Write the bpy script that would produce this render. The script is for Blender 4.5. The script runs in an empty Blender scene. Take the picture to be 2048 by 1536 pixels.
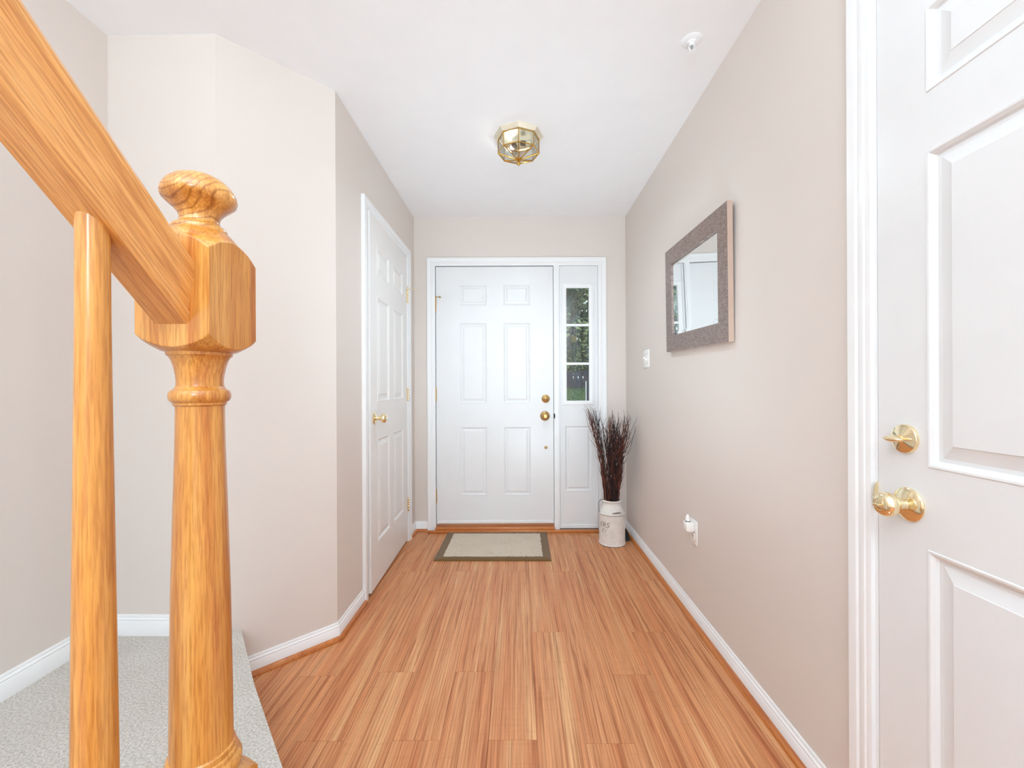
import bpy, bmesh, math, random
from mathutils import Vector, Matrix, noise
random.seed(7)
PI = math.pi
SC = bpy.context.scene
COL = SC.collection

# ------------------------------------------------------------------ camera, world, lights, exposure
CAMZ = 1.12
cam = bpy.data.objects.new('camera', bpy.data.cameras.new('camera'))
COL.objects.link(cam)
cam.location = (0, 0, CAMZ)
cam.rotation_euler = (PI / 2, 0, 0)
cam.rotation_euler = (Matrix.Rotation(PI / 2, 3, 'X') @ Matrix.Rotation(math.radians(-0.25), 3, 'Z')).to_euler()
cam.data.sensor_width = 36
cam.data.lens = 840 / 2048 * 36
cam.data.shift_x = -13 / 2048
cam.data.shift_y = 5 / 2048
cam.data.clip_start = 0.02
SC.camera = cam

W = bpy.data.worlds.new('world')
SC.world = W
W.use_nodes = True
bg = W.node_tree.nodes['Background']
bg.inputs[0].default_value = (0.80, 0.90, 1.0, 1)
bg.inputs[1].default_value = 1.0


def area(name, loc, rot, sx, sy, power, color=(1, 1, 1)):
    d = bpy.data.lights.new(name, 'AREA')
    d.shape = 'RECTANGLE'
    d.size, d.size_y, d.energy, d.color = sx, sy, power, color
    o = bpy.data.objects.new(name, d)
    o.location = loc
    o.rotation_euler = rot
    COL.objects.link(o)
    return o


LIGHT_TINT = (0.81, 1.025, 1.15)


def spot(name, loc, target, angle, power, radius=0.25, color=LIGHT_TINT):
    d = bpy.data.lights.new(name, 'SPOT')
    d.energy, d.color, d.spot_size, d.spot_blend, d.shadow_soft_size = power, color, math.radians(angle), 1.0, radius
    o = bpy.data.objects.new(name, d)
    o.location = loc
    o.rotation_euler = (Vector(target) - Vector(loc)).to_track_quat('-Z', 'Y').to_euler()
    COL.objects.link(o)
    return o


# bounced flash behind the camera; spots below are added, unseen fills for the hall
area('bounce_flash', (-0.3, -1.3, 1.4), (PI, 0, 0), 0.8, 0.8, 40, LIGHT_TINT)
area('bounce_flash_front', (-0.3, -0.7, 1.75), (PI, 0, 0), 0.8, 0.8, 23, LIGHT_TINT)
spot('door_fill', (0.15, -1.3, 1.7), (0, 3.2, 0.6), 38, 56)
spot('ceiling_fill', (0.2, 0.72, 0.25), (0, 3.6, 2.44), 80, 36, 0.15)
spot('ceiling_fill_near', (0.45, 0.75, 0.25), (0, 2.6, 2.44), 80, 21, 0.15)
# power of an unseen downward fill added just below the ceiling light
LAMP_FILL_POWER = 10

SC.view_settings.view_transform = 'Standard'
SC.view_settings.look = 'None'
SC.view_settings.gamma = 1
SC.view_settings.use_curve_mapping = False
SC.view_settings.exposure = 0.79
SC.cycles.max_bounces = 12
SC.cycles.diffuse_bounces = 8
SC.cycles.transparent_max_bounces = 16


# ------------------------------------------------------------------ materials
def lin(c):
    return tuple(((v / 255) / 12.92 if v / 255 <= 0.04045 else ((v / 255 + 0.055) / 1.055) ** 2.4) for v in c) + (1,)


def newmat(name):
    m = bpy.data.materials.new(name)
    m.use_nodes = True
    nt = m.node_tree
    return m, nt, nt.nodes['Principled BSDF']


def nd(nt, t, **kw):
    n = nt.nodes.new(t)
    for k, v in kw.items():
        setattr(n, k, v)
    return n


def coords(nt, scale, out='Object', rot=(0, 0, 0)):
    tc = nd(nt, 'ShaderNodeTexCoord')
    mp = nd(nt, 'ShaderNodeMapping')
    mp.inputs['Scale'].default_value = scale
    mp.inputs['Rotation'].default_value = rot
    nt.links.new(tc.outputs[out], mp.inputs['Vector'])
    return mp.outputs[0]


def noise_tex(nt, vec, scale, detail=4, rough=0.5, dist=0.0):
    n = nd(nt, 'ShaderNodeTexNoise')
    n.inputs['Scale'].default_value = scale
    n.inputs['Detail'].default_value = detail
    n.inputs['Roughness'].default_value = rough
    n.inputs['Distortion'].default_value = dist
    nt.links.new(vec, n.inputs['Vector'])
    return n.outputs['Fac']


def ramp(nt, fac, stops):
    r = nd(nt, 'ShaderNodeValToRGB')
    el = r.color_ramp.elements
    while len(el) < len(stops):
        el.new(0.5)
    for e, (p, c) in zip(el, stops):
        e.position = p
        e.color = c
    nt.links.new(fac, r.inputs[0])
    return r.outputs[0]


def mixc(nt, a, b, fac, mode='MIX'):
    m = nd(nt, 'ShaderNodeMix', data_type='RGBA', blend_type=mode)
    for sock, v in ((m.inputs['Factor'], fac), (m.inputs['A'], a), (m.inputs['B'], b)):
        pass
    ins = {'f': m.inputs[0], 'a': m.inputs[6], 'b': m.inputs[7]}
    for k, v in (('f', fac), ('a', a), ('b', b)):
        if isinstance(v, (int, float)):
            ins[k].default_value = v
        elif isinstance(v, tuple):
            ins[k].default_value = v
        else:
            nt.links.new(v, ins[k])
    return m.outputs[2]


def math_n(nt, op, a, b=None):
    m = nd(nt, 'ShaderNodeMath', operation=op)
    for i, v in enumerate((a, b)):
        if v is None:
            continue
        if isinstance(v, (int, float)):
            m.inputs[i].default_value = v
        else:
            nt.links.new(v, m.inputs[i])
    return m.outputs[0]


def bump(nt, b, h, strength, dist=0.001):
    n = nd(nt, 'ShaderNodeBump')
    n.inputs['Strength'].default_value = strength
    n.inputs['Distance'].default_value = dist
    nt.links.new(h, n.inputs['Height'])
    nt.links.new(n.outputs[0], b.inputs['Normal'])


def plain(name, rgb, rough=0.5, metal=0.0, var=0.03, nscale=8, bstr=0.0, bscale=200):
    m, nt, b = newmat(name)
    v = coords(nt, (1, 1, 1))
    f = noise_tex(nt, v, nscale, 3)
    c = lin(rgb)
    lo = tuple(x * (1 - var) for x in c[:3]) + (1,)
    hi = tuple(min(1, x * (1 + var)) for x in c[:3]) + (1,)
    nt.links.new(ramp(nt, f, [(0.3, lo), (0.7, hi)]), b.inputs['Base Color'])
    b.inputs['Roughness'].default_value = rough
    b.inputs['Metallic'].default_value = metal
    if bstr:
        bump(nt, b, noise_tex(nt, v, bscale, 2), bstr)
    return m


def wood(name, dark, mid, light, axis='Z', k=1.0, rough=0.28, rings=False):
    m, nt, b = newmat(name)
    def sc(a, c):
        return {'X': (c, a, a), 'Y': (a, c, a), 'Z': (a, a, c)}[axis]
    v1 = coords(nt, sc(48 * k, 1.6 * k))
    v2 = coords(nt, sc(520 * k, 22 * k))
    f1 = noise_tex(nt, v1, 1.0, 4, 0.6, 0.6)
    f2 = noise_tex(nt, v2, 1.0, 3, 0.6, 0.2)
    base = ramp(nt, f1, [(0.32, lin(dark)), (0.5, lin(mid)), (0.68, lin(light))])
    pores = ramp(nt, f2, [(0.38, (0.70, 0.56, 0.42, 1)), (0.56, (1.04, 1.04, 1.04, 1))])
    c = mixc(nt, base, pores, 0.75, 'MULTIPLY')
    if rings:
        w = nd(nt, 'ShaderNodeTexWave', wave_type='RINGS', rings_direction='Y')
        w.inputs['Scale'].default_value = 55
        w.inputs['Distortion'].default_value = 2.5
        w.inputs['Detail'].default_value = 1
        w.inputs['Detail Scale'].default_value = 1.2
        tc = nd(nt, 'ShaderNodeTexCoord')
        mp = nd(nt, 'ShaderNodeMapping')
        mp.inputs['Location'].default_value = (0.010, 0, -0.055)
        nt.links.new(tc.outputs['Object'], mp.inputs[0])
        nt.links.new(mp.outputs[0], w.inputs[0])
        rr = ramp(nt, w.outputs['Fac'], [(0.0, (0.50, 0.36, 0.22, 1)), (0.35, (1, 1, 1, 1))])
        c = mixc(nt, c, rr, 0.75, 'MULTIPLY')
    nt.links.new(c, b.inputs['Base Color'])
    b.inputs['Roughness'].default_value = rough
    b.inputs['Coat Weight'].default_value = 0.35
    b.inputs['Coat Roughness'].default_value = 0.12
    bump(nt, b, f2, 0.15, 0.0006)
    return m


M = {}
M['wall'] = plain('beige wall paint', (220, 211, 204), 0.75, var=0.015, nscale=1.2, bstr=0.05, bscale=180)
M['ceiling'] = plain('ceiling paint', (238, 238, 240), 0.85, var=0.01, bstr=0.04, bscale=150)
M['trim'] = plain('white trim gloss', (238, 239, 240), 0.32, var=0.01)
M['door'] = plain('white door paint', (230, 231, 232), 0.30, var=0.012, bstr=0.06, bscale=60)
M['door_dull'] = plain('white closet paint', (232, 230, 228), 0.4, var=0.012)
M['oak'] = wood('golden oak', (184, 110, 44), (206, 142, 66), (218, 160, 86), 'Z')
M['oak_rail'] = wood('golden oak rail', (198, 128, 62), (222, 158, 88), (232, 178, 112), 'Y')
M['oak_ring'] = wood('golden oak finial', (192, 126, 54), (214, 152, 74), (226, 170, 94), 'Z', rings=True)
M['shoe'] = wood('oak shoe moulding', (170, 92, 34), (194, 116, 52), (206, 134, 70), 'Y', rough=0.4)
M['shoe_x'] = wood('oak sill', (176, 96, 40), (198, 118, 56), (208, 136, 72), 'X', rough=0.35)
M['hidden'] = plain('dark cavity', (40, 36, 33), 0.9)
M['black'] = plain('black rubber', (14, 14, 18), 0.6)
M['plastic'] = plain('white plastic', (242, 241, 238), 0.35)
M['slot'] = plain('socket slot', (60, 52, 46), 0.6)
M['pin'] = plain('sprinkler metal', (150, 150, 152), 0.3, metal=0.8)
M['bulbglass'] = plain('dark bulb socket', (70, 68, 66), 0.5)


def brass(name, rgb, rough):
    m, nt, b = newmat(name)
    v = coords(nt, (1, 1, 1))
    f = noise_tex(nt, v, 40, 2)
    nt.links.new(ramp(nt, f, [(0.3, lin(rgb)), (0.8, lin(tuple(min(255, x + 8) for x in rgb)))]), b.inputs['Base Color'])
    b.inputs['Metallic'].default_value = 1
    b.inputs['Roughness'].default_value = rough
    return m


M['brass'] = brass('polished brass', (244, 228, 190), 0.10)
M['brass_old'] = brass('antique brass', (196, 160, 104), 0.28)
M['brass_lamp'] = brass('lamp brass', (206, 162, 78), 0.16)
M['brass_pan'] = brass('pale lamp pan', (250, 243, 224), 0.38)


def glass(name, tint, refl, rough=0.0):
    m = bpy.data.materials.new(name)
    m.use_nodes = True
    nt = m.node_tree
    nt.nodes.clear()
    out = nd(nt, 'ShaderNodeOutputMaterial')
    tr = nd(nt, 'ShaderNodeBsdfTransparent')
    tr.inputs[0].default_value = tint
    gl = nd(nt, 'ShaderNodeBsdfGlossy')
    gl.inputs['Roughness'].default_value = rough
    fr = nd(nt, 'ShaderNodeFresnel')
    fr.inputs[0].default_value = 1.5
    mx = nd(nt, 'ShaderNodeMixShader')
    f = math_n(nt, 'MULTIPLY', fr.outputs[0], refl)
    nt.links.new(f, mx.inputs[0])
    nt.links.new(tr.outputs[0], mx.inputs[1])
    nt.links.new(gl.outputs[0], mx.inputs[2])
    nt.links.new(mx.outputs[0], out.inputs[0])
    return m


M['glass'] = glass('window glass', (0.92, 0.96, 0.95, 1), 1.6)
M['glass_lamp'] = glass('bevelled lamp glass', (0.985, 0.99, 0.97, 1), 0.6, 0.03)

m, nt, b = newmat('mirror silvering')
b.inputs['Base Color'].default_value = (0.86, 0.90, 0.91, 1)
b.inputs['Metallic'].default_value = 1
b.inputs['Roughness'].default_value = 0.015
M['mirror'] = m

# mosaic frame of tiny taupe tesserae
m, nt, b = newmat('taupe mosaic')
tc_ = nd(nt, 'ShaderNodeTexCoord')
sx_ = nd(nt, 'ShaderNodeSeparateXYZ')
cx_ = nd(nt, 'ShaderNodeCombineXYZ')
nt.links.new(tc_.outputs['Object'], sx_.inputs[0])
nt.links.new(sx_.outputs[1], cx_.inputs[0])
nt.links.new(sx_.outputs[2], cx_.inputs[1])
v = cx_.outputs[0]
br = nd(nt, 'ShaderNodeTexBrick')
br.inputs['Scale'].default_value = 1
br.inputs['Brick Width'].default_value = 0.0105
br.inputs['Row Height'].default_value = 0.0068
br.inputs['Mortar Size'].default_value = 0.0009
br.inputs['Color1'].default_value = lin((172, 152, 144))
br.inputs['Color2'].default_value = lin((132, 112, 105))
br.inputs['Mortar'].default_value = lin((104, 88, 82))
nt.links.new(v, br.inputs['Vector'])
nt.links.new(br.outputs['Color'], b.inputs['Base Color'])
b.inputs['Roughness'].default_value = 0.3
b.inputs['Metallic'].default_value = 0.25
bump(nt, b, br.outputs['Fac'], -0.5, 0.001)
M['mosaic'] = m
M['frame_side'] = plain('champagne frame edge', (196, 172, 156), 0.35, metal=0.2)

# laminate planks: long streaks, cathedral figure, each plank shifted by its object random
m, nt, b = newmat('laminate plank')
tc = nd(nt, 'ShaderNodeTexCoord')
oi = nd(nt, 'ShaderNodeObjectInfo')
cx = nd(nt, 'ShaderNodeCombineXYZ')
nt.links.new(math_n(nt, 'MULTIPLY', oi.outputs['Random'], 37.0), cx.inputs[0])
nt.links.new(math_n(nt, 'MULTIPLY', oi.outputs['Random'], 91.0), cx.inputs[1])
ad = nd(nt, 'ShaderNodeVectorMath', operation='ADD')
nt.links.new(tc.outputs['Object'], ad.inputs[0])
nt.links.new(cx.outputs[0], ad.inputs[1])


def pm(scale):
    mp = nd(nt, 'ShaderNodeMapping')
    mp.inputs['Scale'].default_value = scale
    nt.links.new(ad.outputs[0], mp.inputs[0])
    return mp.outputs[0]


broad = noise_tex(nt, pm((16, 0.7, 1)), 1.0, 3, 0.55, 0.8)
streak = noise_tex(nt, pm((75, 1.6, 1)), 1.0, 3, 0.6, 0.9)
fine = noise_tex(nt, pm((260, 7, 1)), 1.0, 2, 0.6, 0.3)
cross = noise_tex(nt, pm((9, 60, 1)), 1.0, 2, 0.5, 0.5)
col = ramp(nt, broad, [(0.30, lin((198, 124, 80))), (0.46, lin((208, 142, 96))), (0.58, lin((212, 150, 104))), (0.72, lin((222, 172, 124)))])
col = mixc(nt, col, ramp(nt, streak, [(0.36, (0.60, 0.44, 0.33, 1)), (0.46, (0.93, 0.90, 0.87, 1)), (0.55, (1.0, 1.0, 1.0, 1)), (0.68, (1.16, 1.18, 1.16, 1))]), 0.85, 'MULTIPLY')
wv = nd(nt, 'ShaderNodeTexWave', wave_type='BANDS', bands_direction='X')
wv.inputs['Scale'].default_value = 1.0
wv.inputs['Distortion'].default_value = 5.0
wv.inputs['Detail'].default_value = 2
wv.inputs['Detail Scale'].default_value = 0.6
nt.links.new(pm((30, 1.2, 1)), wv.inputs[0])
col = mixc(nt, col, ramp(nt, wv.outputs['Fac'], [(0.0, (0.55, 0.38, 0.27, 1)), (0.10, (0.97, 0.96, 0.95, 1)), (1, (1, 1, 1, 1))]), 0.55, 'MULTIPLY')
col = mixc(nt, col, ramp(nt, fine, [(0.35, (0.72, 0.62, 0.54, 1)), (0.5, (1, 1, 1, 1))]), 0.45, 'MULTIPLY')
col = mixc(nt, col, ramp(nt, cross, [(0.30, (0.86, 0.80, 0.74, 1)), (0.42, (1, 1, 1, 1))]), 0.35, 'MULTIPLY')
nt.links.new(col, b.inputs['Base Color'])
b.inputs['Roughness'].default_value = 0.42
b.inputs['Specular IOR Level'].default_value = 0.4
bump(nt, b, fine, 0.08, 0.0004)
M['plank'] = m


def fibrous(name, c1, c2, scale, bs, bd=0.004, spots=None):
    m, nt, b = newmat(name)
    v = coords(nt, (1, 1, 1))
    f = noise_tex(nt, v, scale, 5, 0.75)
    g = noise_tex(nt, v, 7, 2)
    c = ramp(nt, f, [(0.34, lin(c1)), (0.60, lin(c2))])
    c = mixc(nt, c, ramp(nt, g, [(0.35, (0.93, 0.92, 0.90, 1)), (0.6, (1, 1, 1, 1))]), 0.8, 'MULTIPLY')
    if spots:
        s = noise_tex(nt, v, scale * 0.35, 2, 0.5)
        c = mixc(nt, c, ramp(nt, s, [(0.27, lin(spots)), (0.34, (1, 1, 1, 1))]), 0.7, 'MULTIPLY')
    nt.links.new(c, b.inputs['Base Color'])
    b.inputs['Roughness'].default_value = 0.95
    b.inputs['Sheen Weight'].default_value = 0.2
    bump(nt, b, f, bs, bd)
    return m


M['carpet'] = fibrous('pale carpet', (166, 156, 146), (230, 223, 214), 170, 1.0)
M['mat_mid'] = fibrous('mat pile', (184, 166, 144), (228, 212, 190), 200, 0.8, spots=(140, 125, 110))
M['mat_edge'] = fibrous('mat binding', (92, 64, 30), (124, 92, 48), 300, 0.6, 0.002)
M['twig'] = plain('twig bark', (46, 24, 22), 0.6, var=0.5, nscale=25)
M['twig_red'] = plain('reddish twig bark', (104, 54, 38), 0.6, var=0.4, nscale=25)
M['enamel'] = fibrous('chalky white tin', (222, 214, 206), (232, 226, 220), 30, 0.15, 0.001)
M['print'] = plain('worn print', (128, 110, 104), 0.7)
M['rimdark'] = plain('dark seam and shade', (84, 74, 70), 0.6)
M['soil'] = plain('garden soil', (70, 60, 44), 0.9)
M['lawn'] = fibrous('lawn', (34, 62, 22), (92, 122, 50), 60, 0.8, 0.02)
M['grass'] = plain('grass blades', (62, 100, 38), 0.7, var=0.4, nscale=3)
M['leaf_a'] = plain('dark leaves', (44, 66, 34), 0.6, var=0.5, nscale=4)
M['leaf_b'] = plain('light leaves', (150, 164, 112), 0.6, var=0.5, nscale=4)
M['bark'] = plain('tree bark', (84, 76, 70), 0.9, var=0.3, nscale=10)
M['fence'] = plain('grey fence board', (64, 62, 78), 0.8, var=0.25, nscale=3)
M['olive'] = plain('olive box', (120, 104, 50), 0.7)
M['navy'] = plain('dark slate box', (46, 42, 62), 0.6)


# ------------------------------------------------------------------ geometry helpers
def obj(name, bm, mat, parent=None, smooth=None):
    me = bpy.data.meshes.new(name)
    bmesh.ops.recalc_face_normals(bm, faces=bm.faces[:])
    bm.to_mesh(me)
    bm.free()
    o = bpy.data.objects.new(name, me)
    COL.objects.link(o)
    for mm in (mat if isinstance(mat, (list, tuple)) else [mat]):
        me.materials.append(M[mm])
    if smooth:
        me.polygons.foreach_set('use_smooth', [True] * len(me.polygons))
        me.set_sharp_from_angle(angle=math.radians(smooth))
    if parent:
        o.parent = parent
    return o


def empty(name, loc=(0, 0, 0), rz=0.0, parent=None):
    o = bpy.data.objects.new(name, None)
    o.empty_display_size = 0.05
    o.location = loc
    o.rotation_euler = (0, 0, rz)
    COL.objects.link(o)
    if parent:
        o.parent = parent
    return o


def tag(o, label=None, cat=None, group=None, kind=None):
    if label: o['label'] = label
    if cat: o['category'] = cat
    if group: o['group'] = group
    if kind: o['kind'] = kind
    return o


def place(o, loc=(0, 0, 0), rot=(0, 0, 0)):
    o.location = loc
    o.rotation_euler = rot
    return o


def B():
    return bmesh.new()


def box(bm, x0, y0, z0, x1, y1, z1, bev=0.0):
    vs = [bm.verts.new(p) for p in ((x0, y0, z0), (x1, y0, z0), (x1, y1, z0), (x0, y1, z0), (x0, y0, z1), (x1, y0, z1), (x1, y1, z1), (x0, y1, z1))]
    fs = [bm.faces.new([vs[i] for i in q]) for q in ((3, 2, 1, 0), (4, 5, 6, 7), (0, 1, 5, 4), (1, 2, 6, 5), (2, 3, 7, 6), (3, 0, 4, 7))]
    if bev:
        es = list({e for f in fs for e in f.edges})
        bmesh.ops.bevel(bm, geom=es, offset=bev, segments=2, affect='EDGES', profile=0.5)
    return bm


def prism(bm, pts, z0, z1):
    a = [bm.verts.new((x, y, z0)) for x, y in pts]
    c = [bm.verts.new((x, y, z1)) for x, y in pts]
    n = len(pts)
    bm.faces.new(a[::-1])
    top = bm.faces.new(c)
    for i in range(n):
        bm.faces.new((a[i], a[(i + 1) % n], c[(i + 1) % n], c[i]))
    return top


def lathe(bm, prof, n=32, cx=0, cy=0, square=None, mat=Matrix.Identity(4), phase=0.0):
    """prof = [(r, z)...]; square = half width of the stock, the turned profile is cut out of it."""
    angs = [2 * PI * i / n + phase for i in range(n)]
    rings = []
    for r, z in prof:
        ring = []
        if r < 1e-6:
            v = bm.verts.new(mat @ Vector((cx, cy, z)))
            rings.append([v] * n)
            continue
        for a in angs:
            rr = r
            if square:
                rr = min(r, square / max(abs(math.cos(a)), abs(math.sin(a))))
            ring.append(bm.verts.new(mat @ Vector((cx + rr * math.cos(a), cy + rr * math.sin(a), z))))
        rings.append(ring)
    for p, q in zip(rings, rings[1:]):
        for i in range(n):
            j = (i + 1) % n
            vs = []
            for v in (p[i], p[j], q[j], q[i]):
                if v not in vs:
                    vs.append(v)
            if len(vs) > 2:
                try:
                    bm.faces.new(vs)
                except ValueError:
                    pass
    for ring in (rings[0], rings[-1]):
        if ring[0] is not ring[1]:
            try:
                bm.faces.new(ring)
            except ValueError:
                pass
    return bm


def tube(bm, pts, rad, n=6, cap=True):
    pts = [Vector(p) for p in pts]
    rs = rad if isinstance(rad, (list, tuple)) else [rad] * len(pts)
    rings = []
    up = Vector((0.13, 0.21, 0.97)).normalized()
    for i, p in enumerate(pts):
        d = (pts[min(i + 1, len(pts) - 1)] - pts[max(i - 1, 0)]).normalized()
        u = d.cross(up)
        if u.length < 0.05:
            u = d.cross(Vector((1, 0, 0)))
        u.normalize()
        w = d.cross(u).normalized()
        rings.append([bm.verts.new(p + rs[i] * (u * math.cos(2 * PI * k / n) + w * math.sin(2 * PI * k / n))) for k in range(n)])
    for a, c in zip(rings, rings[1:]):
        for k in range(n):
            bm.faces.new((a[k], a[(k + 1) % n], c[(k + 1) % n], c[k]))
    if cap:
        bm.faces.new(rings[0][::-1])
        bm.faces.new(rings[-1])
    return bm


def sweep(bm, pts, prof, closed_ends=True):
    """horizontal polyline (x, y); prof = [(d, z)], d measured to the LEFT of the travel direction."""
    P = [Vector(p) for p in pts]
    rings = []
    for i, p in enumerate(P):
        d0 = (P[i] - P[i - 1]).normalized() if i > 0 else None
        d1 = (P[i + 1] - P[i]).normalized() if i < len(P) - 1 else None
        if d0 is None: d0 = d1
        if d1 is None: d1 = d0
        n0 = Vector((-d0.y, d0.x)); n1 = Vector((-d1.y, d1.x))
        nn = (n0 + n1).normalized()
        nn = nn / max(0.3, nn.dot(n0))
        rings.append([bm.verts.new((p.x + nn.x * d, p.y + nn.y * d, z)) for d, z in prof])
    m_ = len(prof)
    for a, c in zip(rings, rings[1:]):
        for k in range(m_):
            bm.faces.new((a[k], a[(k + 1) % m_], c[(k + 1) % m_], c[k]))
    if closed_ends:
        bm.faces.new(rings[0]); bm.faces.new(rings[-1][::-1])
    return bm


def casing(bm, u0, u1, zt, prof, z0=0.0):
    """door casing in local coords: wall plane y = 0, room at -y; prof = [(offset outward, projection)]"""
    path = [((u0, z0), (-1, 0)), ((u0, zt), (-1, 1)), ((u1, zt), (1, 1)), ((u1, z0), (1, 0))]
    rings = [[bm.verts.new((pu + du * o, -pr, pz + dz * o)) for o, pr in prof] for (pu, pz), (du, dz) in path]
    k_ = len(prof)
    for a, c in zip(rings, rings[1:]):
        for k in range(k_):
            bm.faces.new((a[k], a[(k + 1) % k_], c[(k + 1) % k_], c[k]))
    bm.faces.new(rings[0]); bm.faces.new(rings[-1][::-1])
    return bm


CASE = [(0.0, 0.0), (0.0, 0.009), (0.006, 0.011), (0.012, 0.011), (0.015, 0.0135), (0.026, 0.0145), (0.031, 0.0125), (0.036, 0.0165), (0.046, 0.018), (0.057, 0.018), (0.059, 0.015), (0.059, 0.0)]
BASE = [(0.0, 0.0), (0.012, 0.0), (0.012, 0.052), (0.010, 0.055), (0.0105, 0.060), (0.006, 0.066), (0.0065, 0.070), (0.004, 0.075), (0.0, 0.075)]
SHOE = [(0.012, 0.0)] + [(0.012 + 0.017 * math.cos(a), 0.019 * math.sin(a)) for a in [i * PI / 12 for i in range(7)]]


def slab_with_holes(bm, w, z0, z1, holes, th, depth_back=None):
    """front at y = 0, back at y = th, rectangular holes left open in front."""
    xs = sorted({0.0, w} | {h[0] for h in holes} | {h[1] for h in holes})
    zs = sorted({z0, z1} | {h[2] for h in holes} | {h[3] for h in holes})
    V = {}
    def v(x, z):
        if (x, z) not in V:
            V[(x, z)] = bm.verts.new((x, 0, z))
        return V[(x, z)]
    for i in range(len(xs) - 1):
        for j in range(len(zs) - 1):
            mx, mz = (xs[i] + xs[i + 1]) / 2, (zs[j] + zs[j + 1]) / 2
            if any(h[0] < mx < h[1] and h[2] < mz < h[3] for h in holes):
                continue
            bm.faces.new((v(xs[i], zs[j]), v(xs[i + 1], zs[j]), v(xs[i + 1], zs[j + 1]), v(xs[i], zs[j + 1])))
    r = bmesh.ops.extrude_face_region(bm, geom=bm.faces[:])
    bmesh.ops.translate(bm, vec=(0, th, 0), verts=[g for g in r['geom'] if isinstance(g, bmesh.types.BMVert)])
    return bm


def panel_bm(x0, x1, z0, z1, border=0.048, rec=0.009, th=0.03):
    bm = B()
    steps = [(0.0, 0.0), (0.002, -0.002), (0.006, -0.0015), (0.012, 0.35 * rec), (0.015, rec), (0.023, rec), (border, 0.0015), (border + 0.001, 0.0)]
    rings = []
    for ins, dp in steps:
        rings.append([bm.verts.new(p) for p in ((x0 + ins, dp, z0 + ins), (x1 - ins, dp, z0 + ins), (x1 - ins, dp, z1 - ins), (x0 + ins, dp, z1 - ins))])
    for a, c in zip(rings, rings[1:]):
        for k in range(4):
            bm.faces.new((a[k], a[(k + 1) % 4], c[(k + 1) % 4], c[k]))
    bm.faces.new(rings[-1])
    back = [bm.verts.new((v.co.x, th, v.co.z)) for v in rings[0]]
    for k in range(4):
        bm.faces.new((rings[0][k], back[k], back[(k + 1) % 4], rings[0][(k + 1) % 4]))
    bm.faces.new(back)
    return bm


def panel_door(name, w, z0, z1, cols, rows, mat, loc, rz, border=0.048, rec=0.009):
    holes = [(a, c, e, f) for a, c in cols for e, f in rows]
    d = obj(name, slab_with_holes(B(), w, z0, z1, holes, 0.035), mat)
    place(d, loc, (0, 0, rz))
    for h in holes:
        obj('panel', panel_bm(*h, border=border, rec=rec), mat, d)
    return d


# ------------------------------------------------------------------ dimensions
XL, XR, YF, ZC = -0.81, 0.837, 3.27, 2.44
A = (-0.81, 1.868)
Bp = (-1.125, 1.566)
Cc = (-1.533, 1.572)
YB = -3.0

# ------------------------------------------------------------------ floor and its planks
fb = B(); box(fb, -2.6, YB, -0.12, 2.0, YF + 0.10, -0.009)
floor = tag(obj('floor', fb, 'hidden'), kind='structure', label='orange brown wood laminate floor of the hallway')
edges0 = 0.0530
joints = {-6: 1.63, -5: 1.33, -4: 1.65, -3: 1.331, -2: 1.65, -1: 1.331, 0: 1.915, 1: 1.316, 2: 1.63, 3: 1.912, 4: 1.20, 5: 1.55}
for k in range(-11, 6):
    xa = edges0 + 0.1525 * k
    xb = xa + 0.1525
    j = joints.get(k, 1.1 + 0.31 * (k % 4))
    y = j
    while y > YB: y -= 1.22
    cuts = []
    while y < YF:
        cuts.append(y); y += 1.22
    cuts.append(y)
    for y0, y1 in zip(cuts, cuts[1:]):
        ya, yb = max(y0, YB + 0.02), min(y1, YF + 0.03)
        xq = min(xb, XR + 0.04)
        if yb - ya < 0.05 or xq - xa < 0.03: continue
        cxp, cyp = (xa + xb) / 2, (ya + yb) / 2
        pb = B()
        box(pb, xa - cxp + 0.0003, ya - cyp + 0.0004, -0.009, xq - cxp - 0.0003, yb - cyp - 0.0004, random.uniform(-0.00015, 0.00015), bev=0.0006)
        p = obj('plank', pb, 'plank', floor)
        p.location = (cxp, cyp, 0)

# ------------------------------------------------------------------ ceiling and walls
cb = B(); box(cb, -2.6, YB, ZC, 2.0, YF + 0.14, ZC + 0.1)
tag(obj('ceiling', cb, 'ceiling'), kind='structure', label='flat white ceiling')


def wall(name, boxes, mat='wall', label=None):
    bm = B()
    for q in boxes: box(bm, *q)
    return tag(obj(name, bm, mat), kind='structure', label=label)


TH = 0.12
# right wall with the opening of the near door
RD0, RD1 = 0.9785, 0.1925           # door opening along Y
wall('wall_right', [(XR, RD0 + 0.02, 0, XR + TH, YF + TH, ZC), (XR, RD1 - 0.02, 2.075, XR + TH, RD0 + 0.02, ZC), (XR, YB, 0, XR + TH, RD1 - 0.02, ZC)],
     label='long beige wall on the right with the mirror')
# left wall with closet opening
CD0, CD1 = 2.2335, 3.0505
wall('wall_left', [(XL - TH, A[1], 0, XL, CD0 - 0.02, ZC), (XL - TH, CD1 + 0.02, 0, XL, YF + TH, ZC), (XL - TH, CD0 - 0.02, 2.08, XL, CD1 + 0.02, ZC)],
     label='short beige wall on the left holding the closet door')
wall('wall_closet', [(XL - 0.6, CD0 - 0.1, 0, XL - 0.55, CD1 + 0.1, ZC)], 'hidden')
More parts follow.
